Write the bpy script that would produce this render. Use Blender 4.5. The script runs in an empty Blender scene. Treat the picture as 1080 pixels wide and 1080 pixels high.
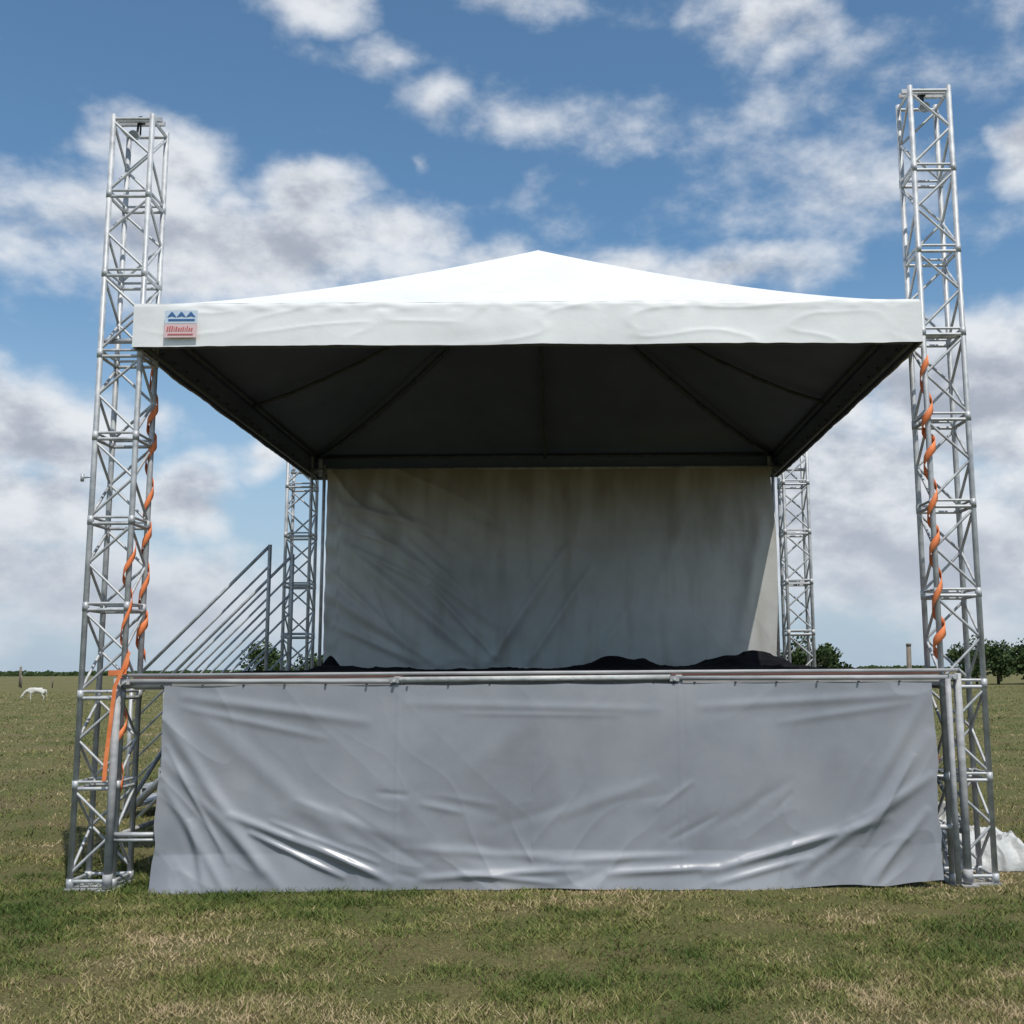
import bpy, math, random
import numpy as np
from mathutils import Vector, Matrix, noise as mn
random.seed(7); np.random.seed(7)
S=bpy.context.scene
R=math.radians
# ---------------------------------------------------------------- materials
def mat(name, col, rough=0.6, metal=0.0, spec=0.5):
    m=bpy.data.materials.new(name); m.use_nodes=True
    b=m.node_tree.nodes['Principled BSDF']
    b.inputs['Base Color'].default_value=(*col,1); b.inputs['Roughness'].default_value=rough
    b.inputs['Metallic'].default_value=metal
    if 'Specular IOR Level' in b.inputs: b.inputs['Specular IOR Level'].default_value=spec
    return m
def noisy(name, stops, scale=5, detail=6, rough=0.6, metal=0, bump=0.0, bscale=60, spec=0.5, coord='Object', stretch=(1,1,1), rrange=None, bdist=0.01):
    m=mat(name,stops[0][1],rough,metal,spec); nt=m.node_tree; N=nt.nodes; L=nt.links; b=N['Principled BSDF']
    tc=N.new('ShaderNodeTexCoord'); mp=N.new('ShaderNodeMapping'); mp.inputs['Scale'].default_value=stretch
    L.new(tc.outputs[coord],mp.inputs[0])
    n=N.new('ShaderNodeTexNoise'); n.inputs['Scale'].default_value=scale; n.inputs['Detail'].default_value=detail; n.inputs['Roughness'].default_value=0.6
    L.new(mp.outputs[0],n.inputs['Vector'])
    r=N.new('ShaderNodeValToRGB'); L.new(n.outputs[0],r.inputs[0])
    e=r.color_ramp.elements
    e[0].position=stops[0][0]; e[0].color=(*stops[0][1],1); e[1].position=stops[-1][0]; e[1].color=(*stops[-1][1],1)
    for p,c in stops[1:-1]:
        k=e.new(p); k.color=(*c,1)
    L.new(r.outputs[0],b.inputs['Base Color'])
    if rrange:
        mr=N.new('ShaderNodeMapRange'); mr.inputs[1].default_value=.3; mr.inputs[2].default_value=.7
        mr.inputs[3].default_value=rrange[0]; mr.inputs[4].default_value=rrange[1]
        L.new(n.outputs[0],mr.inputs[0]); L.new(mr.outputs[0],b.inputs['Roughness'])
    if bump>0:
        n2=N.new('ShaderNodeTexNoise'); n2.inputs['Scale'].default_value=bscale; n2.inputs['Detail'].default_value=4
        L.new(mp.outputs[0],n2.inputs['Vector'])
        bp=N.new('ShaderNodeBump'); bp.inputs['Strength'].default_value=bump; bp.inputs['Distance'].default_value=bdist
        L.new(n2.outputs[0],bp.inputs['Height']); L.new(bp.outputs[0],b.inputs['Normal'])
    return m
M_alu=noisy('galvanised_aluminium',[(.3,(.33,.34,.35)),(.55,(.50,.51,.52)),(.75,(.64,.64,.63))],scale=9,detail=4,rough=.5,metal=.3,rrange=(.42,.68))
M_dull=noisy('dull_aluminium_edge',[(.3,(.26,.265,.27)),(.55,(.40,.40,.405)),(.75,(.52,.51,.50))],scale=7,detail=6,rough=.7,metal=.1,rrange=(.6,.85),stretch=(.5,2,2))
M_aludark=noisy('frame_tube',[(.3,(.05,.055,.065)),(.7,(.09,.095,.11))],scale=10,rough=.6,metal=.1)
M_white=noisy('white_pvc_canopy',[(.25,(.70,.705,.69)),(.5,(.79,.79,.775)),(.75,(.82,.82,.805))],scale=1.3,detail=6,rough=.5,bump=.2,bscale=9,bdist=.012)
M_undershade=noisy('canopy_shaded_underside',[(.3,(.080,.098,.145)),(.7,(.115,.135,.19))],scale=1.2,rough=.7,bump=.3,bscale=6,bdist=.03)  # canopy underside with its shade put into the dark colour
M_skirt=noisy('grey_vinyl_skirt',[(.25,(.225,.233,.258)),(.5,(.29,.30,.325)),(.75,(.35,.355,.37))],scale=1.1,detail=7,rough=.3,bump=.3,bscale=6,bdist=.008,spec=.5,rrange=(.27,.46))
M_black=noisy('black_cloth',[(.3,(.005,.005,.006)),(.7,(.013,.013,.015))],scale=8,rough=1,bump=.4,spec=.1)
M_ply=noisy('plywood_edge',[(.3,(.10,.045,.035)),(.7,(.22,.10,.075))],scale=9,rough=.8,stretch=(.4,4,4))
M_orange=noisy('orange_strap',[(.3,(.74,.17,.045)),(.7,(.9,.29,.11))],scale=12,rough=.7)
M_wood=noisy('weathered_wood',[(.3,(.10,.08,.06)),(.7,(.25,.21,.17))],scale=6,rough=.9,stretch=(4,4,.5))
M_tarp=noisy('folded_white_tarpaulin',[(.3,(.40,.41,.40)),(.7,(.62,.62,.60))],scale=4,rough=.5,bump=.4,bscale=14,bdist=.03)
M_blue=mat('label_blue',(.03,.12,.32),.5); M_red=mat('label_red',(.55,.12,.12),.5); M_lab=mat('label_pale',(.55,.64,.74),.5); M_labp=mat('label_pink',(.70,.5,.5),.5)
M_dark=mat('dark_rubber',(.02,.02,.02),.7)
M_glass=mat('lamp_glass',(.3,.32,.33),.15)

# backdrop canvas: mottled, with rain stains running down from the top edge
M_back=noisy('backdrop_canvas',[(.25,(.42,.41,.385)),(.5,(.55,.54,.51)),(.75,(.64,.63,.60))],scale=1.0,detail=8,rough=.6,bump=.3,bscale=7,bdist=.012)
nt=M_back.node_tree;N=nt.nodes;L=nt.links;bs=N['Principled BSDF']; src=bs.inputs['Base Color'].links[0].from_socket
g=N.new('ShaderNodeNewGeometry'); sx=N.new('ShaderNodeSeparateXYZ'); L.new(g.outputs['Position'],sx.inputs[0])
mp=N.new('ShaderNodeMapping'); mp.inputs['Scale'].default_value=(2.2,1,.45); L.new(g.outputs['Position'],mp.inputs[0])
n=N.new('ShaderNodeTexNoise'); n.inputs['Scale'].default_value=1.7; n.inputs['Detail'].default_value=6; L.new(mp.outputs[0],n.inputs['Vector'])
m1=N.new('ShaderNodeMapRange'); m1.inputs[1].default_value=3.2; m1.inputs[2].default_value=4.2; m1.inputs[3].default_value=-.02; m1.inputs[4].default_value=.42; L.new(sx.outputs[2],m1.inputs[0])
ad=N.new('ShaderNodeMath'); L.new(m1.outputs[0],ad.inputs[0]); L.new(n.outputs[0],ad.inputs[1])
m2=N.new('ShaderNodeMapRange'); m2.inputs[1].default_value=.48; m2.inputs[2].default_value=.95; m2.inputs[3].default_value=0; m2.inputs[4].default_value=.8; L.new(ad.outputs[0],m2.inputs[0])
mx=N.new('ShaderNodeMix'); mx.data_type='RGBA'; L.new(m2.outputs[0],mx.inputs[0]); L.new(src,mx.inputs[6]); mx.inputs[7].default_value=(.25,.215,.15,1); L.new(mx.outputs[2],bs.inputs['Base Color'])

# ---------------------------------------------------------------- mesh builder
class MB:
    def __init__(s): s.v=[]; s.f=[]; s.mi=[]; s.sm=[]; s.mats=[]
    def m(s,mt):
        if mt not in s.mats: s.mats.append(mt)
        return s.mats.index(mt)
    def face(s,idx,mi,smooth=False): s.f.append(idx); s.mi.append(mi); s.sm.append(smooth)
    def tube(s,p0,p1,r,mt,n=10,cap=True,r1=None):
        r1=r if r1 is None else r1
        p0=Vector(p0);p1=Vector(p1);d=(p1-p0).normalized()
        a=d.orthogonal().normalized(); b=d.cross(a); k=len(s.v); mi=s.m(mt)
        for p,rr in((p0,r),(p1,r1)):
            for i in range(n):
                t=2*math.pi*i/n; s.v.append(p+a*math.cos(t)*rr+b*math.sin(t)*rr)
        for i in range(n):
            j=(i+1)%n; s.face((k+i,k+j,k+n+j,k+n+i),mi,True)
        if cap:
            s.face(tuple(k+i for i in range(n))[::-1],mi); s.face(tuple(k+n+i for i in range(n)),mi)
    def box(s,lo,hi,mt,rz=0,bev=0):
        mi=s.m(mt); k=len(s.v); c=(Vector(lo)+Vector(hi))/2; h=(Vector(hi)-Vector(lo))/2
        q=Matrix.Rotation(rz,3,'Z')
        for x,y,z in((-1,-1,-1),(1,-1,-1),(1,1,-1),(-1,1,-1),(-1,-1,1),(1,-1,1),(1,1,1),(-1,1,1)):
            s.v.append(c+q@Vector((x*h.x,y*h.y,z*h.z)))
        for f in((3,2,1,0),(4,5,6,7),(0,1,5,4),(1,2,6,5),(2,3,7,6),(3,0,4,7)): s.face(tuple(k+i for i in f),mi)
    def grid(s,fn,nu,nv,mt,smooth=True):
        k=len(s.v); mi=s.m(mt)
        for j in range(nv+1):
            for i in range(nu+1): s.v.append(Vector(fn(i/nu,j/nv)))
        for j in range(nv):
            for i in range(nu):
                a=k+j*(nu+1)+i; s.face((a,a+1,a+nu+2,a+nu+1),mi,smooth)
    def poly(s,pts,mt):
        k=len(s.v); [s.v.append(Vector(p)) for p in pts]; s.face(tuple(range(k,k+len(pts))),s.m(mt))
    def make(s,name,parent=None):
        me=bpy.data.meshes.new(name); me.from_pydata([tuple(v) for v in s.v],[],s.f)
        for mt in s.mats: me.materials.append(mt)
        me.polygons.foreach_set('material_index',s.mi); me.polygons.foreach_set('use_smooth',s.sm); me.update()
        o=bpy.data.objects.new(name,me); S.collection.objects.link(o)
        if parent: o.parent=parent
        return o
def empty(name,loc=(0,0,0)):
    e=bpy.data.objects.new(name,None); S.collection.objects.link(e); return e
def P(x,y,z=0,o=0): return mn.noise(Vector((x+o*17.3,y+o*9.1,z+o*5.7)))
def ridge(x,y,o=0):
    return 1-min(1,abs(P(x,y,0,o))*2.6)
def seg(x,z,x0,z0,x1,z1,w,a):
    dx,dz=x1-x0,z1-z0; l=dx*dx+dz*dz; t=((x-x0)*dx+(z-z0)*dz)/l
    tc=min(1,max(0,t)); d=math.hypot(x-x0-dx*tc,z-z0-dz*tc); 
    fade=math.sin(math.pi*min(1,max(0,t*.9+.05)))**.6
    return a*fade*math.exp(-(d/w)**2)

# ---------------------------------------------------------------- dimensions
CX=-0.36
TL=(-3.815,-3.495); TR=(2.775,3.095); TS=.32
YF=8.45; YB=14.28
# ---------------------------------------------------------------- truss towers
def tower(x0,y0,H,name,lampside=1):
    root=empty(name)
    t=MB(); a=TS; r=.022
    cs=[(x0,y0),(x0+a,y0),(x0+a,y0+a),(x0,y0+a)]
    for c in cs: t.tube((c[0],c[1],.02),(c[0],c[1],H),r,M_alu,12)
    nmod=9; mod=(H-.1)/nmod
    for k in range(nmod+1):
        z=.06+k*mod
        for i in range(4):
            p,q=cs[i],cs[(i+1)%4]
            t.tube((*p,z),(*q,z),.014,M_alu,8,False)
            if 0<k<nmod: t.tube((*p,z+.05),(*q,z+.05),.011,M_alu,8,False)
        if 0<k<nmod:
            for c in cs: t.tube((c[0],c[1],z-.01),(c[0],c[1],z+.06),.0255,M_alu,12)
    for k in range(nmod):
        z=.06+k*mod
        zt=.06+(k+1)*mod
        for i in range(4):
            p,q=Vector((*cs[i],0)),Vector((*cs[(i+1)%4],0))
            if (i+k)%2: p,q=q,p
            zm=z+.05+(mod-.05)*.5
            t.tube(p+Vector((0,0,z+.06)),q+Vector((0,0,zm)),.0115,M_alu,8,False)
            t.tube(q+Vector((0,0,zm)),p+Vector((0,0,zt-.02)),.0115,M_alu,8,False)
    t.make('truss_frame',root)
    b=MB(); cx,cy=x0+a/2,y0+a/2
    b.box((x0-.035,y0-.035,.0),(x0+a+.035,y0+a+.035,.012),M_dull,R(2))
    for c in cs: b.tube((c[0],c[1],.012),(c[0],c[1],.08),.028,M_alu,12)
    b.make('base_plate',root)
    h=MB()
    h.box((x0-.03,cy-.05,H),(x0+a+.03,cy-.02,H+.035),M_alu); h.box((x0-.03,cy+.02,H),(x0+a+.03,cy+.05,H+.035),M_alu)
    h.tube((cx,cy-.012,H+.03),(cx,cy+.012,H+.03),.035,M_dark,18)
    h.tube((cx,cy,H),(cx,cy,H-.1),.008,M_dark,8)
    h.make('head_pulley',root)
    if y0<10:
        l=MB()
        l.tube((cx-.02,cy-.02,H-.12),(cx-.02,cy-.09,H-.15),.03,M_alu,14,True,.045)
        l.tube((cx-.02,cy-.09,H-.15),(cx-.02,cy-.092,H-.1512),.04,M_glass,14)
        l.tube((cx-.02,cy-.02,H-.12),(cx-.02,cy+.0,H),.01,M_dark,8)
        l.make('small_flood_lamp',root)
    return root
t1=tower(TL[0],YF,6.17,'truss_tower')
t2=tower(TR[0],YF,6.38,'truss_tower')
t3=tower(TL[0],YB,6.05,'truss_tower'); t4=tower(TR[0],YB,6.05,'truss_tower')
b=MB(); b.tube((TL[0],YF,3.13),(TL[0]-.08,YF-.01,3.12),.008,M_alu,8); b.tube((TL[0]-.08,YF-.01,3.09),(TL[0]-.08,YF-.01,3.15),.014,M_alu,10); b.make('side_bracket',t1)

# ---------------------------------------------------------------- straps: flat webbing wound round a leg
def strap(cx,cy,z0,z1,r,turns,w,name,parent,seed=0):
    s=MB(); mi=s.m(M_orange); n=int(turns*26); rg=random.Random(seed); ph=rg.random()*6
    for i in range(n+1):
        t=i/n; th=t*turns*2*math.pi+ph
        z=z0+(z1-z0)*(t+.012*math.sin(t*19+ph)); rr=r*(1+.2*max(0,math.sin(t*9+ph)))
        for d,o_ in((-w/2,.003),(w/2,-.001)):
            s.v.append(Vector((cx+(rr+o_)*math.cos(th),cy+(rr+o_)*math.sin(th),z+d)))
        if i: a=2*i-2; s.face((a,a+1,a+3,a+2),mi,True)
    o=s.make(name,parent); md=o.modifiers.new('th','SOLIDIFY'); md.thickness=.002
st1=empty('orange_ratchet_strap')
strap(TL[1],YF+TS,1.70,4.05,.033,6.6,.085,'wrapped_webbing',st1,1)
strap(TL[1],YF,.75,2.6,.034,4.2,.07,'wrapped_webbing_low',st1,2)
st2=empty('orange_ratchet_strap')
strap(TR[0],YF,1.66,4.0,.040,6.6,.085,'wrapped_webbing',st2,3)
strap(TR[0]+.01,YF+TS,.75,1.0,.035,1.2,.055,'wrapped_webbing_low',st2,4)
def ribbon(s,pts,w,mt,up=Vector((1,0,.3))):
    mi=s.m(mt); k=len(s.v); up=up.normalized()
    for p in pts:
        p=Vector(p); s.v.append(p-up*w/2); s.v.append(p+up*w/2)
    for i in range(len(pts)-1):
        a=k+2*i; s.face((a,a+1,a+3,a+2),mi,True)
s=MB()
ribbon(s,[(-3.41,8.32,1.75),(-3.44,8.31,1.64),(-3.50,8.315,1.5),(-3.53,8.335,1.2),(-3.55,8.34,.95),(-3.555,8.34,.80)],.034,M_orange)
ribbon(s,[(-3.58,8.37,1.60),(-3.50,8.32,1.60),(-3.42,8.32,1.61)],.04,M_orange,Vector((0,0,1)))
s.make('hanging_tail',st1)

# ---------------------------------------------------------------- stage platform
st=empty('stage_platform')
DX0,DX1,DY0,DY1=-3.41,2.80,8.44,14.22
d=MB()
d.box((DX0,DY0,1.555),(DX1,DY1,1.588),M_ply)
for k in range(4):
    y=DY0+.002+k*(DY1-DY0-.07)/3
    d.box((DX0+.01,y,1.47),(DX1-.01,y+.05,1.552),M_dull)
for k in range(7):
    x=DX0+.01+k*(DX1-DX0-.07)/6
    d.box((x,DY0+.06,1.475),(x+.05,DY1-.06,1.551),M_dull)
d.make('deck',st)
f=MB()
fx=[DX0-.03,-1.40,.72,DX1+.03]
f.tube((DX0-.09,8.385,1.580),(DX1+.08,8.385,1.584),.013,M_dull,10)
for i in range(3):
    sag=[-.012,.006,-.006][i]
    f.tube((fx[i]+.03,8.37,1.535),(fx[i+1]-.03,8.37,1.535+sag),[.018,.022,.018][i],M_dull if i!=1 else M_tarp,12)
for x in fx:
    f.box((x-.035,8.345,1.512),(x+.035,8.43,1.553),M_dull); f.tube((x,8.32,1.53),(x,8.36,1.53),.012,M_alu,8)
f.box((-1.34,8.40,1.553),(.70,8.436,1.586),M_ply)
for x in np.arange(DX0+.25,DX1,.31):
    f.tube((x,8.345,1.498),(x,8.345,1.508),.009,M_dark,8)
f.make('front_edge_tubes',st)
l=MB()
lx=[-3.515,-1.385,.755,2.875]; ly=[8.40,10.3,12.2,14.15]
for x in lx:
    for y in ly:
        l.tube((x,y,.02),(x,y,1.56),.030,M_dull,12); l.box((x-.06,y-.06,.0),(x+.06,y+.06,.010),M_dull)
        l.tube((x,y,.03),(x,y,.12),.036,M_dull,12)
for x in lx:
    for i in range(3):
        y0,y1=ly[i],ly[i+1]
        l.tube((x,y0,.38),(x,y1,.38),.02,M_dull,8); l.tube((x,y0,.40),(x,y1,1.45),.018,M_dull,8)
for y in ly[1:]:
    for i in range(3): l.tube((lx[i],y,.38),(lx[i+1],y,.38),.02,M_dull,8); l.tube((lx[i],y,1.40),(lx[i+1],y,.42),.018,M_dull,8)
l.tube((lx[0],8.43,.40),(lx[0]+.45,8.43,.40),.018,M_alu,8); l.tube((lx[0]+.0,8.43,.36),(lx[0]+.45,8.43,.36),.012,M_alu,8)
l.tube((lx[3],8.43,.42),(lx[3]-.3,8.43,.42),.02,M_alu,8)
l.tube((lx[0],8.43,1.5),(lx[0]+.4,8.43,1.50),.02,M_alu,8)
l.tube((2.79,8.36,.02),(2.79,8.36,1.52),.022,M_dull,12)
l.make('support_legs',st)

# skirt
random.seed(3)
SX0,SX1=-3.14,2.665
cre=[(-3.12,1.25,-2.35,.15,.05,.026),(-3.1,.95,-2.2,.02,.045,.026),(-3.1,.75,-2.6,.0,.035,.022),(-2.9,1.3,-1.6,.25,.07,.014),(-3.1,1.05,-2.6,.2,.02,.012),
 (-2.6,.55,-1.5,.12,.032,.030),(-2.45,.42,-1.75,.10,.022,.028),(-2.3,.5,-1.5,.2,.02,.014),(-2.2,.62,-1.2,.35,.06,.012),(-2.9,.5,-2.75,.02,.035,.024),(-2.1,.4,-1.4,.06,.03,.020),
 (2.62,1.1,1.9,.1,.055,.022),(2.62,.8,1.6,.12,.040,.026),(2.62,1.4,2.1,.55,.05,.016),(2.58,.55,2.1,.02,.035,.024),(2.5,.95,2.1,.3,.02,.012),(1.9,.38,.9,.12,.032,.024),(2.3,.5,1.2,.2,.035,.018),(1.7,.22,1.0,.05,.025,.018),
 (.8,.25,-.2,.2,.03,.014),(.2,.12,1.0,.16,.028,.022),(-1.3,.3,-.1,.22,.035,.011),(1.35,1.2,1.2,.5,.08,.006),(-.3,1.3,-.9,.8,.09,.006),(0,.15,-1.2,.08,.028,.020),(-.9,.12,-.2,.05,.022,.014),
 (-3.0,1.42,-1.6,1.22,.04,.014),(-3.0,1.34,-1.9,1.10,.03,.009),(-1.3,1.36,.6,1.30,.035,.007),(-.9,1.28,.3,1.26,.02,.004),(.9,1.32,2.5,1.40,.035,.010),(1.5,1.2,2.5,1.34,.03,.007)]
for _ in range(34):
    x=random.uniform(SX0+.2,SX1-.2); L_=random.uniform(.2,.8); an=random.uniform(-.4,.4)+(-.9 if x<CX else .9)*min(1,abs(x-CX)/2.5)
    z=random.uniform(.08,.7); cre.append((x-L_/2*math.cos(an),z-L_/2*math.sin(an)*1.0,x+L_/2*math.cos(an),z+L_/2*math.sin(an),random.uniform(.02,.045),random.uniform(.003,.008)*random.choice((1,-1))))
def skirt(u,v):
    top=1.500-.010*abs(math.sin(u*math.pi*9.5)) -.01*P(u*9,1)
    x=SX0+(SX1-SX0)*u
    bot=.004+.014*P(u*14,3.3)+.022*max(0,P(u*5,8))+(.05*max(0,u-.93)/.07)-.012*max(0,.1-u)*10
    z=top+(bot-top)*v
    eb=1-min(1,min(u,1-u)/.08)
    x+=eb*(.03*P(v*4,2.2)+.01*P(v*11,7)) + (-(.03*v) if u<.5 else .0*v)*eb
    dsp=.026*P(x*.7,z*1.0)+.010*P(x*1.7,z*1.4,0,2)
    edge=min(1,abs(x-CX)/3.0); low=v
    dsp+=.008*math.exp(-v*5)*P(x*6,z*1.5,0,3)
    sg=1 if x<CX else -1
    wr=(.08+edge**3*.9+low**3*.6)
    dsp+=.013*wr*ridge(x*1.5+z*1.2*sg,z*.9+x*.2,4)**3
    dsp+=.006*(.1+low*low)*ridge(x*2.8+z*1.8*sg,z*2.0,5)**3
    for c in cre:
        if min(c[0],c[2])-.15<x<max(c[0],c[2])+.15: dsp+=.85*seg(x,z,*c)
    for sx in(-1.37,.754):
        dsp+=.0015 if abs(x-sx)<.02 else 0
        dsp+=.004*math.exp(-((x-sx-.05)/.03)**2)*P(z*4,sx)
    dsp+=.06*max(0,v-.82)/.18*(.6+.8*P(x*2.5,5.5))
    return (x,8.352-dsp,z)
k=MB(); k.grid(skirt,700,170,M_skirt)
sk=k.make('front_skirt_tarp',st)

# ---------------------------------------------------------------- canopy
ca=empty('pyramid_canopy_tent')
KX,KY=-.393,11.4; AX,AY=3.125,3.05
ZE,ZP,ZV=4.505,6.15,4.15
def roofz(s): return ZE+(ZP-ZE)*(s**1.17)
def sector(i,sc=1,dz=0,wr=.012):
    def fn(u,v):
        w=(1-v); t=(u*2-1)
        x,y=[(t*AX*w,-AY*w),(AX*w,t*AY*w),(-t*AX*w,AY*w),(-AX*w,-t*AY*w)][i]
        z=roofz(v)
        bell=(1-abs(t)**3)
        z+= -.05*math.sin(math.pi*min(1,v*1.02))*bell*.8
        z+= wr*bell*(P(x*1.5,y*1.5,i)*1.2+.4*P(t*9,v*2.5,i))*(1-v*.5)*min(1,v*8)
        return (KX+x*sc,KY+y*sc,z+dz)
    return fn
c=MB()
for i in range(4): c.grid(sector(i,1,0,.016),120,60,M_white)
c.make('roof_cover',ca)
li=MB()  # added inner layer that paints the shade beneath the white roof and valance
for i in range(4): li.grid(sector(i,.994,-.03,.012),60,30,M_undershade)
def val(i,off,zt,zb,wr=1):
    def fn(u,v):
        t=u*2-1; a,b=AX+off,AY+off
        x,y=[(t*a,-b),(a,t*b),(-t*a,b),(-a,-t*b)][i]
        nx,ny=[(0,-1),(1,0),(0,1),(-1,0)][i]
        bell=1-abs(t)**12
        q=u*8+i*31
        dd=wr*bell*(.014*v*P(q*1.1,v,2)+.003*P(q*2.5+v*.6,v*1.2,4)+.010*math.exp(-((v-.12)/.08)**2)*P(q*5,v*2,6)+.005*v*P(q*4.2,v*.8,9)+.004*ridge(q*1.1+v*.5,v*1.8,7)**4)+.012*v*bell
        z=zt+(zb-zt)*v+wr*v*(.009*P(q*1.3,9)+.004*P(q*6,3))
        if v<.06: dd-=.006*(1-v/.06)
        if .90<v<.93: dd-=.002
        return (KX+x+nx*dd,KY+y+ny*dd,z)
    return fn
vv=MB()
for i in range(4): vv.grid(val(i,.004,ZE+.003,ZV),260,30,M_white)
vv.make('valance',ca)
for i in range(4): li.grid(val(i,-.012,ZE-.01,ZV+.006),160,12,M_undershade)
li.make('underside_shade_layer',ca)
fr=MB()
ex,ey=AX-.06,AY-.06
cor=[(-ex,-ey),(ex,-ey),(ex,ey),(-ex,ey)]
for i in range(4):
    p,q=cor[i],cor[(i+1)%4]
    A=Vector((KX+p[0],KY+p[1],ZE-.06)); B=Vector((KX+q[0],KY+q[1],ZE-.06))
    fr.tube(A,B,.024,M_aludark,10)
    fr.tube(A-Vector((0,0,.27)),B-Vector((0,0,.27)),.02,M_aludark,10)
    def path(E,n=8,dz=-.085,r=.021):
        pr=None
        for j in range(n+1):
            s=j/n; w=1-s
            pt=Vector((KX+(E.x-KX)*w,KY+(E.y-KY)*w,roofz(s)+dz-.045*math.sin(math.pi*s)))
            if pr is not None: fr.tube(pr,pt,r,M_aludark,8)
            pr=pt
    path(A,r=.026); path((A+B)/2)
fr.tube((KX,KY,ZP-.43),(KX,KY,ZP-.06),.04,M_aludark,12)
fr.make('roof_frame',ca)
gr=MB()
for x in np.arange(-2.9,2.95,.29):
    gr.tube((KX+x,KY+AY-.052,ZV+.10),(KX+x,KY+AY-.03,ZV+.10),.014,M_aludark,8)
for y in np.arange(-2.8,2.85,.29):
    for sx in(-1,1): gr.tube((KX+sx*(AX-.052),KY+y,ZV+.10),(KX+sx*(AX-.03),KY+y,ZV+.10),.016,M_aludark,8)
gr.make('eyelets',ca)
cp=MB()
for sx,tx in((-1,TL[1]),(1,TR[0])):
    for y in(KY-AY+.1,KY+AY-.1):
        cp.tube((KX+sx*(AX-.12),y,ZV+.03),(KX+sx*(AX-.12),y,ZE-.05),.03,M_alu,10)
        cp.tube((KX+sx*(AX-.25),y+.03,ZV+.09),(tx+sx*.30,y+.03,ZV+.09),.022,M_alu,10)
cp.make('corner_couplers',ca)
lb=MB(); y0=KY-AY-.040
lx0,lz0=-3.26,4.215
lb.poly([(lx0,y0,lz0+.115),(lx0+.26,y0,lz0+.115),(lx0+.26,y0,lz0+.22),(lx0,y0,lz0+.22)],M_lab)
lb.poly([(lx0,y0,lz0),(lx0+.26,y0,lz0),(lx0+.26,y0,lz0+.112),(lx0,y0,lz0+.112)],M_labp)
for j in range(3):
    bx=lx0+.02+j*.075
    lb.poly([(bx,y0-.003,lz0+.165),(bx+.037,y0-.003,lz0+.175),(bx+.037,y0-.003,lz0+.212)],M_blue)
    lb.poly([(bx+.038,y0-.003,lz0+.212),(bx+.038,y0-.003,lz0+.175),(bx+.075,y0-.003,lz0+.165)],M_blue)
lb.poly([(lx0+.03,y0-.003,lz0+.135),(lx0+.24,y0-.003,lz0+.135),(lx0+.24,y0-.003,lz0+.15),(lx0+.03,y0-.003,lz0+.15)],M_blue)
random.seed(5); xx=lx0+.02
while xx<lx0+.225:
    w=random.uniform(.006,.012); hh=random.uniform(.025,.045)
    lb.poly([(xx,y0-.003,lz0+.05),(xx+w,y0-.003,lz0+.05),(xx+w+.006,y0-.003,lz0+.05+hh),(xx+.006,y0-.003,lz0+.05+hh)],M_red); xx+=w+.008
lb.poly([(lx0+.03,y0-.003,lz0+.02),(lx0+.23,y0-.003,lz0+.02),(lx0+.23,y0-.003,lz0+.03),(lx0+.03,y0-.003,lz0+.03)],M_red)
lb.make('printed_label',ca)

# ---------------------------------------------------------------- backdrop
bd=empty('stage_backdrop')
BX0,BX1=-3.24,2.56
bc=[(-3.1,3.3,-1.2,1.7,.08,.10),(-2.9,3.6,-.9,2.1,.07,.06),(-3.2,2.6,-1.7,1.65,.08,.08),(-.1,3.2,-1.1,1.7,.06,.10),(.2,2.9,-.6,1.7,.05,.08),(-2.6,3.9,-1.6,3.0,.06,.04),
 (-3.2,2.9,-2.2,2.0,.05,.06),(-3.1,2.2,-2.0,1.7,.06,.06),(-1.9,2.7,-1.0,1.75,.05,.07),(1.5,3.8,1.0,2.4,.1,.03),(2.4,3.6,2.1,2.0,.08,.04),(-1.5,3.6,-.2,3.0,.07,.025),(.7,2.4,.3,1.8,.06,.04),(-3.1,3.75,-2.0,3.5,.05,.045),(-2.9,3.2,-1.9,2.7,.04,.05),(-3.1,3.5,-2.3,3.2,.03,.03),(-2.2,3.3,-1.4,2.6,.04,.04)]
def back(u,v):
    x=BX0+(BX1-BX0)*u; z=4.22-2.62*v
    dd=.07*P(x*.5,z*.6,0,1)+.025*P(x*1.3,z*1.0,0,2)+.03*(.1+max(0,-x/3))*ridge(x*1.1+z*1.1,z*.7-x*.3,3)**4
    for c in bc: dd+=seg(x,z,*c)
    if u>.9: x+=.05*math.sin(math.pi*v)*(u-.9)*10; dd+=.05*math.sin(math.pi*v)*(u-.9)*10
    if u<.03: dd+=.01*math.sin(z*20)
    return (x,14.10-dd,z)
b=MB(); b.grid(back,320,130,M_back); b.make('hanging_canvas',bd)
b=MB(); b.tube((BX0-.06,14.16,1.59),(BX0-.06,14.16,4.3),.022,M_alu); b.tube((BX1+.06,14.2,1.59),(BX1+.06,14.2,4.3),.022,M_alu)
b.tube((BX0-.2,14.18,4.24),(BX1+.2,14.18,4.24),.024,M_alu); b.make('support_tubes',bd)

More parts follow.
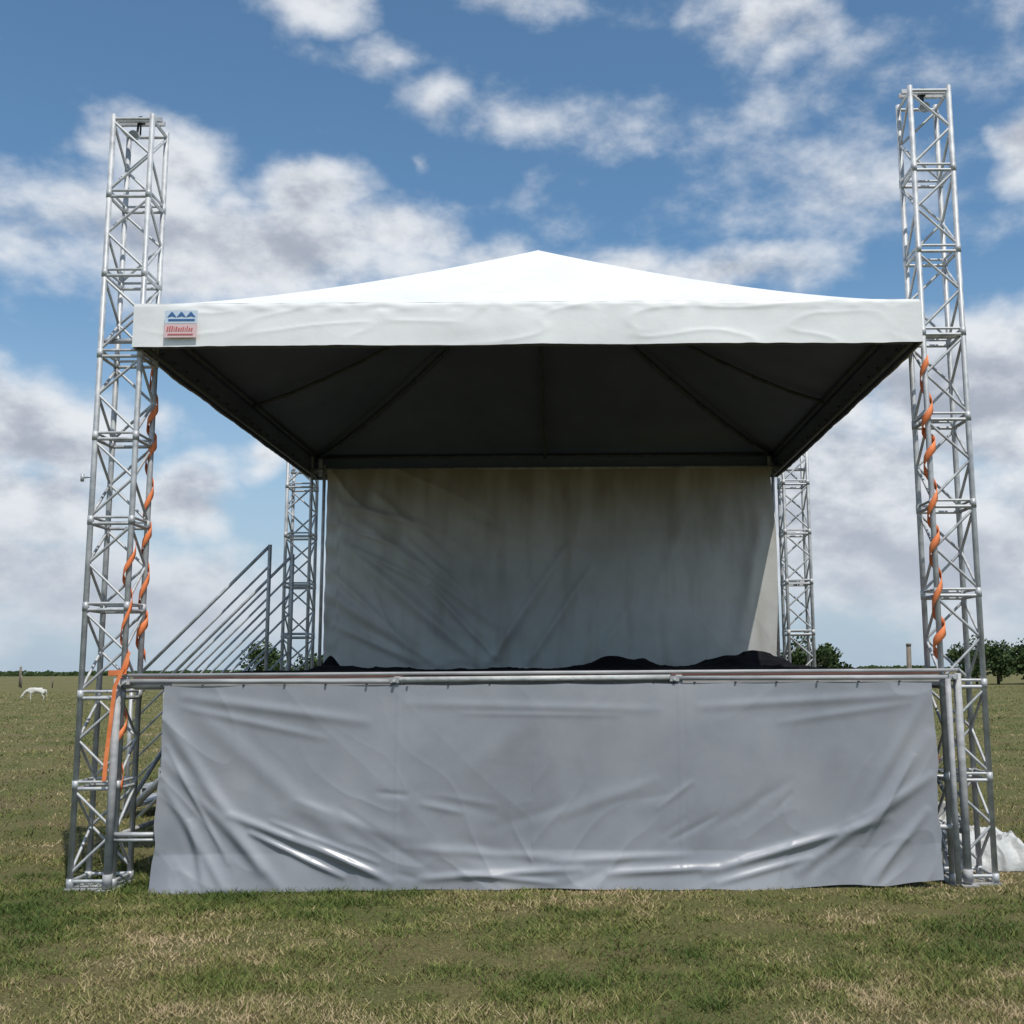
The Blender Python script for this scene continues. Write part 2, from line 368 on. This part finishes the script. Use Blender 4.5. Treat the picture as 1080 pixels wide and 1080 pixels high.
# black cloth lumps on the deck
lum=[(2.25,13.4,.75,.35,.17),(1.9,13.1,.4,.3,.07),(2.6,13.1,.25,.3,.13),(.4,13.3,.42,.3,.13),(.75,13.1,.3,.3,.08),(-3.0,13.4,.12,.25,.20),(-2.8,12.8,.35,.3,.07),(-2.2,13.2,.4,.3,.05),(-1.0,13.2,.6,.3,.03),(1.2,12.6,.5,.4,.03),(2.3,11.8,.5,.5,.04)]
def bl(u,v):
    x=-3.3+5.95*u+.05*P(v*7,1); y=9.6+4.4*v+.1*P(u*9,4)
    e=min(1,min(u,1-u,v,1-v)/.05)
    z=sum(h*math.exp(-((x-a)/p)**2-((y-b_)/q)**2) for a,b_,p,q,h in lum)
    z=z*(1+.35*P(x*4,y*4))+ .012*abs(P(x*3,y*3))+.02*ridge(x*2,y*2,3)**6
    return (x,y,1.592+z*e)
b=MB(); b.grid(bl,200,150,M_black); b.make('black_stage_cloth')

# ---------------------------------------------------------------- stairs
sr=empty('metal_staircase')
b=MB(); YA,YC=12.5,13.5; X0,X1=-3.52,-5.05
for y in(YA,YC):
    b.tube((X0,y,1.53),(X1,y,.03),.04,M_alu,8); b.tube((X0,y,1.36),(X1+.15,y,.0),.02,M_alu,8)
n=8
for i in range(n):
    t=(i+.5)/n; x=X0+(X1-X0)*t; z=1.56-1.5*t
    b.box((x-.13,YA+.03,z-.022),(x+.12,YC-.03,z+.014),M_alu)
    b.box((x-.13,YA+.03,z-.09),(x-.115,YC-.03,z-.024),M_alu)
for y in(YA,YC): b.tube((X0,y,0),(X0,y,1.5),.025,M_alu,8)
b.make('steps_and_stringers',sr)
b=MB()
for y in(YA-.02,YC+.02):
    b.tube((X0,y,1.5),(X0,y,3.05),.022,M_alu,10)
    b.tube((X1+.02,y,.05),(X1+.02,y,1.5),.022,M_alu,10)
    for k in range(6):
        h=1.45-.235*k
        b.tube((X0,y,1.59+h),(X1+.02,y,.05+h-.0),.014 if k else .02,M_alu,8)
b.make('handrails',sr)

# ---------------------------------------------------------------- tarpaulin pile
def pile(u,v):
    x=2.84+.80*u; y=8.92+.75*v
    e=min(1,min(u,1-u)/.08)*min(1,min(v,1-v)/.12)
    z=.10+.32*math.exp(-((u-.2)/.3)**2-((v-.6)/.5)**2)+.10*math.exp(-((u-.7)/.2)**2-((v-.3)/.4)**2)
    z+=.07*ridge(x*5+y*2,y*5,2)**2+.06*P(x*7,y*7)+.025*ridge(x*13,y*13,5)
    return (x+.06*P(v*6,u*3),y+.06*P(u*6,3),max(.006,z*e**.45))
b=MB(); b.grid(pile,130,110,M_tarp); b.make('folded_tarpaulin_pile')

# ---------------------------------------------------------------- ground
def ground_mat():
    m=mat('grass_ground',(.1,.1,.04),.95,0,.15); nt=m.node_tree;N=nt.nodes;L=nt.links;b=N['Principled BSDF']
    g=N.new('ShaderNodeNewGeometry')
    def nz(s,d=6,r=.6):
        n=N.new('ShaderNodeTexNoise'); n.inputs['Scale'].default_value=s; n.inputs['Detail'].default_value=d; n.inputs['Roughness'].default_value=r
        L.new(g.outputs['Position'],n.inputs['Vector']); return n
    def rmp(src,st):
        r=N.new('ShaderNodeValToRGB'); e=r.color_ramp.elements
        e[0].position,e[0].color=st[0][0],(*st[0][1],1); e[1].position,e[1].color=st[-1][0],(*st[-1][1],1)
        for p,c in st[1:-1]: k=e.new(p); k.color=(*c,1)
        L.new(src,r.inputs[0]); return r
    a=rmp(nz(.6,8,.7).outputs[0],[(.35,(.10,.125,.032)),(.46,(.135,.14,.045)),(.55,(.19,.16,.07)),(.66,(.20,.14,.08))])
    c=rmp(nz(38,6,.8).outputs[0],[(.36,(.03,.03,.012)),(.5,(.125,.115,.045)),(.64,(.30,.26,.14))])  # darkest stop paints the shade between blades into the ground colour
    mx=N.new('ShaderNodeMix'); mx.data_type='RGBA'; mx.inputs[0].default_value=.5
    L.new(a.outputs[0],mx.inputs[6]); L.new(c.outputs[0],mx.inputs[7]); L.new(mx.outputs[2],b.inputs['Base Color'])
    bp=N.new('ShaderNodeBump'); bp.inputs['Strength'].default_value=.8; bp.inputs['Distance'].default_value=.04
    L.new(nz(45,5,.7).outputs[0],bp.inputs['Height']); L.new(bp.outputs[0],b.inputs['Normal'])
    return m
b=MB(); b.poly([(-3500,-500,0),(3500,-500,0),(3500,5000,0),(-3500,5000,0)],ground_mat()); b.make('ground')
def grass_mat():
    m=mat('grass_blades',(.1,.12,.04),.75,0,.2); nt=m.node_tree;N=nt.nodes;L=nt.links;b=N['Principled BSDF']
    at=N.new('ShaderNodeAttribute'); at.attribute_name='tint'
    r=N.new('ShaderNodeValToRGB'); e=r.color_ramp.elements
    e[0].position=0;e[0].color=(.065,.10,.022,1); e[1].position=1; e[1].color=(.46,.35,.21,1)
    for p,c in((.25,(.11,.145,.034)),(.48,(.175,.185,.052)),(.72,(.29,.245,.11))): k=e.new(p); k.color=(*c,1)
    L.new(at.outputs['Fac'],r.inputs[0]); L.new(r.outputs[0],b.inputs['Base Color'])
    return m
rng=np.random.default_rng(4)
N1,N2=430000,380000
D=np.concatenate([4.2*np.exp(rng.random(N1)*math.log(95/4.2)), 4.3*np.exp(rng.random(N2)*math.log(10/4.3))])
N_=N1+N2; X=(rng.random(N_)*2-1)*(.70*D+1.0)
def vnoise(x,y,seed):
    r2=np.random.default_rng(seed); G=r2.random((256,256)); xi=np.floor(x).astype(int);yi=np.floor(y).astype(int);fx=x-xi;fy=y-yi
    fx=fx*fx*(3-2*fx);fy=fy*fy*(3-2*fy); a=G[xi%256,yi%256];b_=G[(xi+1)%256,yi%256];c_=G[xi%256,(yi+1)%256];d_=G[(xi+1)%256,(yi+1)%256]
    return (a*(1-fx)+b_*fx)*(1-fy)+(c_*(1-fx)+d_*fx)*fy
dens=.4*vnoise(X*1.1+80,D*1.4+5,7)+.6*vnoise(X*5+300,D*6+5,8)
keep=rng.random(N_)<(.02+1.55*dens**1.3); D=D[keep];X=X[keep];dens=dens[keep];n=len(D)
pat=.36*vnoise(X*.45+50,D*.6+9,1)+.34*vnoise(X*1.6+50,D*2+9,2)+.30*vnoise(X*5+500,D*6+9,3)
sc=(D/5)**.35
h=(.008+.026*rng.random(n)**1.8)*(.35+1.3*dens)*sc*(1.35-.7*pat); w=(.0018+.0024*rng.random(n))*(D/5)**.75
th=rng.random(n)*6.283; ph=rng.random(n)*6.283; lean=h*(.4+1.6*rng.random(n))
V=np.zeros((n,3,3),dtype=np.float32)
V[:,0,0]=X-np.cos(th)*w; V[:,0,1]=D-np.sin(th)*w
V[:,1,0]=X+np.cos(th)*w; V[:,1,1]=D+np.sin(th)*w
V[:,2,0]=X+np.cos(ph)*lean; V[:,2,1]=D+np.sin(ph)*lean; V[:,2,2]=h
V[:,0:2,2]=-.002
me=bpy.data.meshes.new('grass'); me.vertices.add(n*3); me.vertices.foreach_set('co',V.ravel())
me.loops.add(n*3); me.loops.foreach_set('vertex_index',np.arange(n*3,dtype=np.int32))
me.polygons.add(n); me.polygons.foreach_set('loop_start',np.arange(0,n*3,3,dtype=np.int32)); me.polygons.foreach_set('loop_total',np.full(n,3,dtype=np.int32))
me.update(); at=me.attributes.new('tint','FLOAT','POINT')
near=np.clip((8.6-D)/2.5,0,1)
tint=np.repeat(np.clip(rng.normal(.39,.19,n)+(pat-.5)*2.2+.13*near,0,1),3).astype(np.float32); at.data.foreach_set('value',tint)
me.materials.append(grass_mat()); me.validate()
o=bpy.data.objects.new('grass',me); S.collection.objects.link(o)

# ---------------------------------------------------------------- trees
M_leaf=noisy('tree_foliage',[(.3,(.022,.04,.014)),(.5,(.04,.065,.022)),(.72,(.08,.11,.035))],scale=1.2,detail=3,rough=.8,spec=.2)
M_bark=noisy('bark',[(.3,(.05,.04,.03)),(.7,(.12,.10,.08))],scale=5,rough=.95)
def tree(x,y,H,W,name,seed,nleaf=2600,ls=.16):
    rg=random.Random(seed); b=MB(); mi=b.m(M_leaf)
    top=Vector((x,y,H*.55)); b.tube((x,y,0),top,.05*H*.6,M_bark,8,True,.02*H)
    cl=[]
    for i in range(16):
        a=rg.random()*6.28; rr=rg.random()**.6*W*.5; z=H*(.24+.66*rg.random()*(1-.4*(rr/(W*.5))**2))
        c=Vector((x+math.cos(a)*rr,y+math.sin(a)*rr,z)); cl.append((c,rg.uniform(.13,.26)*W))
        b.tube((x,y,H*rg.uniform(.2,.45)),c,.015*H,M_bark,6,False,.005*H)
    for i in range(nleaf):
        c,r=cl[rg.randrange(16)]
        dv=Vector((rg.gauss(0,1),rg.gauss(0,1),rg.gauss(0,.75))).normalized()*r*rg.random()**.35
        p=c+dv; q=Vector((rg.gauss(0,1),rg.gauss(0,1),rg.gauss(0,1))).normalized(); a=q.orthogonal().normalized(); bb=q.cross(a); k=len(b.v); s_=ls*rg.uniform(.6,1.5)
        b.v+= [p-a*s_,p+bb*s_*.6,p+a*s_,p-bb*s_*.6]; b.face((k,k+1,k+2,k+3),mi)
    b.make(name)
tree(38.2,104,4.3,5.0,'tree',1); tree(41.0,106,5.2,6.4,'tree',2); tree(44.6,105,4.5,6,'tree',3)
tree(47.5,110,4.8,6,'tree',8)
tree(21.0,98,4.6,4.6,'tree',4); tree(23.2,100,3.9,3.2,'tree',5)
tree(-27.2,100,4.2,5,'tree',6); tree(-24.5,104,3.6,4,'tree',9)
rg=random.Random(9); b=MB(); mi=b.m(M_leaf)
for i in range(9000):
    x=rg.uniform(-520,520); y=620+rg.uniform(-12,12)
    hh=2.4+1.8*P(x*.02,1)+1.2*P(x*.11,4)
    if hh<1: continue
    z=rg.random()*hh; s_=rg.uniform(.7,1.6); k=len(b.v); t=rg.uniform(-.6,.6)
    b.v+=[Vector((x-s_,y,z-s_*.3)),Vector((x+t,y+t,z-s_*.6)),Vector((x+s_,y+t,z+s_*.2)),Vector((x-t,y,z+s_*.6))]; b.face((k,k+1,k+2,k+3),mi)
b.make('distant_tree_line')

b=MB(); b.tube((10.65,35,0),(10.7,35,2.32),.09,M_wood,10,True,.075); b.tube((10.7,35,2.32),(10.7,35,2.38),.10,M_wood,10,True,.06); b.make('wooden_post')
b=MB()
for i in range(26):
    x=-95+i*3.2; y=118+.08*i*i*.2
    b.tube((x,y,0),(x+rg.uniform(-.05,.05),y,1.35+rg.uniform(-.1,.1)),.07,M_wood,6)
    if i:
        for z in(.45,.85,1.2): b.tube((xp,yp,z),(x,y,z),.012,M_wood,4,False)
    xp,yp=x,y
b.tube((-65,130,0),(-65,130,2.4),.13,M_wood,8)
b.make('pasture_fence')

# ---------------------------------------------------------------- cow
M_cow=noisy('white_cow_hide',[(.3,(.50,.48,.43)),(.7,(.68,.66,.60))],scale=3,rough=.8)
def cow(loc,rz,sc):
    vs=[((0,0,.95),.26),((.45,0,.98),.29),((.85,0,.98),.25),((1.15,0,.92),.16),((1.4,0,.68),.12),((1.55,0,.42),.11),((1.68,0,.22),.065),
        ((-.35,0,.98),.24),((-.55,0,.92),.12),((-.62,0,.6),.03),((-.60,0,.35),.035),
        ((.75,.16,.7),.11),((.78,.17,.42),.06),((.76,.17,.05),.045), ((.75,-.16,.7),.11),((.88,-.17,.42),.06),((.84,-.17,.05),.045),
        ((-.30,.17,.72),.14),((-.22,.17,.52),.08),((-.42,.17,.34),.05),((-.38,.17,.05),.045),((-.30,-.17,.72),.14),((-.14,-.17,.52),.08),((-.34,-.17,.34),.05),((-.26,-.17,.05),.045),
        ((1.5,.15,.50),.03),((1.5,-.15,.50),.03),((.80,0,1.2),.10)]
    ed=[(0,1),(1,2),(2,3),(3,4),(4,5),(5,6),(0,7),(7,8),(8,9),(9,10),(2,11),(11,12),(12,13),(2,14),(14,15),(15,16),(7,17),(17,18),(18,19),(19,20),(7,21),(21,22),(22,23),(23,24),(5,25),(5,26),(2,27)]
    me=bpy.data.meshes.new('cow'); me.from_pydata([v[0] for v in vs],ed,[]); me.materials.append(M_cow)
    o=bpy.data.objects.new('cow',me); S.collection.objects.link(o)
    o.modifiers.new('skin','SKIN'); 
    if not me.skin_vertices: 
        bpy.context.view_layer.objects.active=o; o.select_set(True); bpy.ops.mesh.customdata_skin_add()
    for i,v in enumerate(vs): me.skin_vertices[0].data[i].radius=(v[1],v[1])
    me.skin_vertices[0].data[0].use_root=True
    sb=o.modifiers.new('sub','SUBSURF'); sb.levels=1; sb.render_levels=2
    o.location=loc; o.rotation_euler=(0,0,rz); o.scale=(sc,)*3
cow((-31.8,66,0),math.pi+.25,.62)

# ---------------------------------------------------------------- camera
PIT,ROLL=R(8.25),R(-.35)
cam=bpy.data.cameras.new('camera'); co=bpy.data.objects.new('camera',cam); S.collection.objects.link(co)
cam.sensor_width=36; cam.lens=36*1150/1080; cam.clip_end=8000; cam.clip_start=.05; cam.shift_x=-.0565
co.matrix_world=Matrix.Translation((-.065,0,1.6))@Matrix.Rotation(math.pi/2+PIT,4,'X')@Matrix.Rotation(ROLL,4,'Z')
S.camera=co

# ---------------------------------------------------------------- light
sd=Vector((.235,-.5,1)).normalized()
sun=bpy.data.lights.new('sun','SUN'); sun.energy=3.6; sun.angle=R(.5); sun.color=(1,.96,.90)
so=bpy.data.objects.new('sun',sun); S.collection.objects.link(so); so.rotation_euler=sd.to_track_quat('Z','Y').to_euler()
so.location=(0,0,20)
el=math.asin(sd.z); az=math.atan2(sd.x,sd.y)
# ---------------------------------------------------------------- world
W=bpy.data.worlds.new('World'); S.world=W; W.use_nodes=True; nt=W.node_tree; nt.nodes.clear(); N=nt.nodes; L=nt.links
out=N.new('ShaderNodeOutputWorld'); bg=N.new('ShaderNodeBackground'); bg.inputs[1].default_value=.1; L.new(bg.outputs[0],out.inputs[0])
sky=N.new('ShaderNodeTexSky'); sky.sky_type='NISHITA'; sky.sun_disc=False; sky.sun_elevation=el; sky.sun_rotation=az
sky.air_density=1.0; sky.dust_density=.6; sky.ozone_density=1.2
blobs=[(-18,21.2,10.5,2.5,.95),(-21,24.4,3.2,2.0,.8),(-14.5,24.2,3.0,1.4,.75),(-10,22.0,4,1.7,.8),(-26,20.5,6,2.4,.4),(-5,21.5,4,.9,.4),
(-27,12,5,2.6,1.1),(-28,8.2,6,3,1.0),(-20.5,8.6,2.6,1.9,1.0),(-16.5,10.8,1.6,.7,.7),(-22,3.5,12,3.2,.9),
(23.3,24.6,1.6,1.6,.9),(21.5,13.2,7,4.0,1.1),(15.5,8.2,9,5.0,1.1),(13.5,13,3.5,2.4,.8),(20,5,9,3.4,1.0),
(-15.5,33.6,3.6,1.4,.7),(-10.5,30.6,2.4,.7,.32),(-8.5,28.4,1.4,1.4,.38),(-4.5,33.6,3.2,.9,.5),(9.8,32.2,3.0,1.7,.8),(12,30.8,2,1,.42),(-1,27.6,2.8,.8,.30),(-8.8,25.4,.6,.6,.6),
(9,20.5,4.2,1.0,.55),(3,21.3,2.5,.9,.4),(-29,33.8,2.6,1.4,.65),(20,28.5,6,1.0,.2),(13,24.5,5,1.4,.18),
(60,30,22,10,.8),(-70,28,22,10,.8),(150,35,60,14,.8),(-140,40,40,14,.8)]
def vm(nn,op):
    x=nn.new('ShaderNodeVectorMath'); x.operation=op; return x
def mth(nn,ll,op,a,b=None,c=None,clamp=False):
    x=nn.new('ShaderNodeMath'); x.operation=op; x.use_clamp=clamp
    for i,v in enumerate((a,b,c)):
        if v is None: continue
        if isinstance(v,(int,float)): x.inputs[i].default_value=v
        else: ll.new(v,x.inputs[i])
    return x.outputs[0]
tc=N.new('ShaderNodeTexCoord'); DIR=tc.outputs['Generated']
wn=N.new('ShaderNodeTexNoise'); wn.inputs['Scale'].default_value=7; wn.inputs['Detail'].default_value=4; L.new(DIR,wn.inputs['Vector'])
ws=vm(N,'SUBTRACT'); L.new(wn.outputs['Color'],ws.inputs[0]); ws.inputs[1].default_value=(.5,.5,.5)
wm=vm(N,'MULTIPLY'); L.new(ws.outputs[0],wm.inputs[0]); wm.inputs[1].default_value=(.16,.08,0)
sp=N.new('ShaderNodeSeparateXYZ'); L.new(DIR,sp.inputs[0])
a_=mth(N,L,'ARCTAN2',sp.outputs[0],sp.outputs[1]); e_=mth(N,L,'ARCSINE',sp.outputs[2])
cb=N.new('ShaderNodeCombineXYZ'); L.new(a_,cb.inputs[0]); L.new(e_,cb.inputs[1])
wa=vm(N,'ADD'); L.new(cb.outputs[0],wa.inputs[0]); L.new(wm.outputs[0],wa.inputs[1])
cur=None
for a0,e0,ra,re,w in blobs:
    k=1.2
    s2=vm(N,'MULTIPLY_ADD'); L.new(wa.outputs[0],s2.inputs[0]); s2.inputs[1].default_value=(1/R(ra*k),1/R(re*k),0); s2.inputs[2].default_value=(-a0/(ra*k),-e0/(re*k),0)
    s3=vm(N,'LENGTH'); L.new(s2.outputs[0],s3.inputs[0])
    q=mth(N,L,'MULTIPLY_ADD',s3.outputs['Value'],-w,w)
    cur=mth(N,L,'MAXIMUM',q,-.34) if cur is None else mth(N,L,'MAXIMUM',q,cur)
st_=vm(N,'MULTIPLY'); L.new(DIR,st_.inputs[0]); st_.inputs[1].default_value=(1,1,1.6)
def fbm(off):
    f_=N.new('ShaderNodeTexNoise'); f_.inputs['Scale'].default_value=11; f_.inputs['Detail'].default_value=8; f_.inputs['Roughness'].default_value=.56
    v=vm(N,'ADD'); L.new(st_.outputs[0],v.inputs[0]); v.inputs[1].default_value=off; L.new(v.outputs[0],f_.inputs['Vector']); return f_.outputs[0]
n1=fbm((0,0,0)); n2=fbm((.008,0,.03))
field=mth(N,L,'ADD',mth(N,L,'MULTIPLY_ADD',n1,2.0,-1.0),cur)
def smooth(src,a,b,c=0,d=1):
    m=N.new('ShaderNodeMapRange'); m.interpolation_type='SMOOTHSTEP'; m.inputs[1].default_value=a; m.inputs[2].default_value=b; m.inputs[3].default_value=c; m.inputs[4].default_value=d; L.new(src,m.inputs[0]); return m.outputs[0]
alpha=smooth(field,-.22,.60,0,.97)
diff=mth(N,L,'SUBTRACT',n1,n2)
thick=mth(N,L,'MULTIPLY_ADD',field,-.22,.12)
lit=smooth(mth(N,L,'ADD',diff,thick),-.20,.14)
def mixc(f,a,b):
    m=N.new('ShaderNodeMix'); m.data_type='RGBA'
    L.new(f,m.inputs[0])
    for i,v in((6,a),(7,b)):
        if isinstance(v,tuple): m.inputs[i].default_value=(*v,1)
        else: L.new(v,m.inputs[i])
    return m.outputs[2]
cc=mixc(lit,(4.0,4.4,5.2),(8.0,8.3,8.7))
tint_=vm(N,'MULTIPLY'); L.new(sky.outputs[0],tint_.inputs[0]); tint_.inputs[1].default_value=(.92,1.22,1.30)
haze=smooth(sp.outputs[2],-.02,.38,.92,0)
skc=mixc(haze,tint_.outputs[0],(4.2,5.2,6.4))
lowc=smooth(sp.outputs[2],.0,.17,.75,0)
cc2=mixc(lowc,cc,(5.4,6.0,6.8))
fin=mixc(alpha,skc,cc2)
L.new(fin,bg.inputs[0])
W.cycles.sampling_method='MANUAL'; W.cycles.sample_map_resolution=512
S.view_settings.view_transform='Standard'; S.view_settings.look='None'; S.view_settings.exposure=0
S.render.engine='CYCLES'
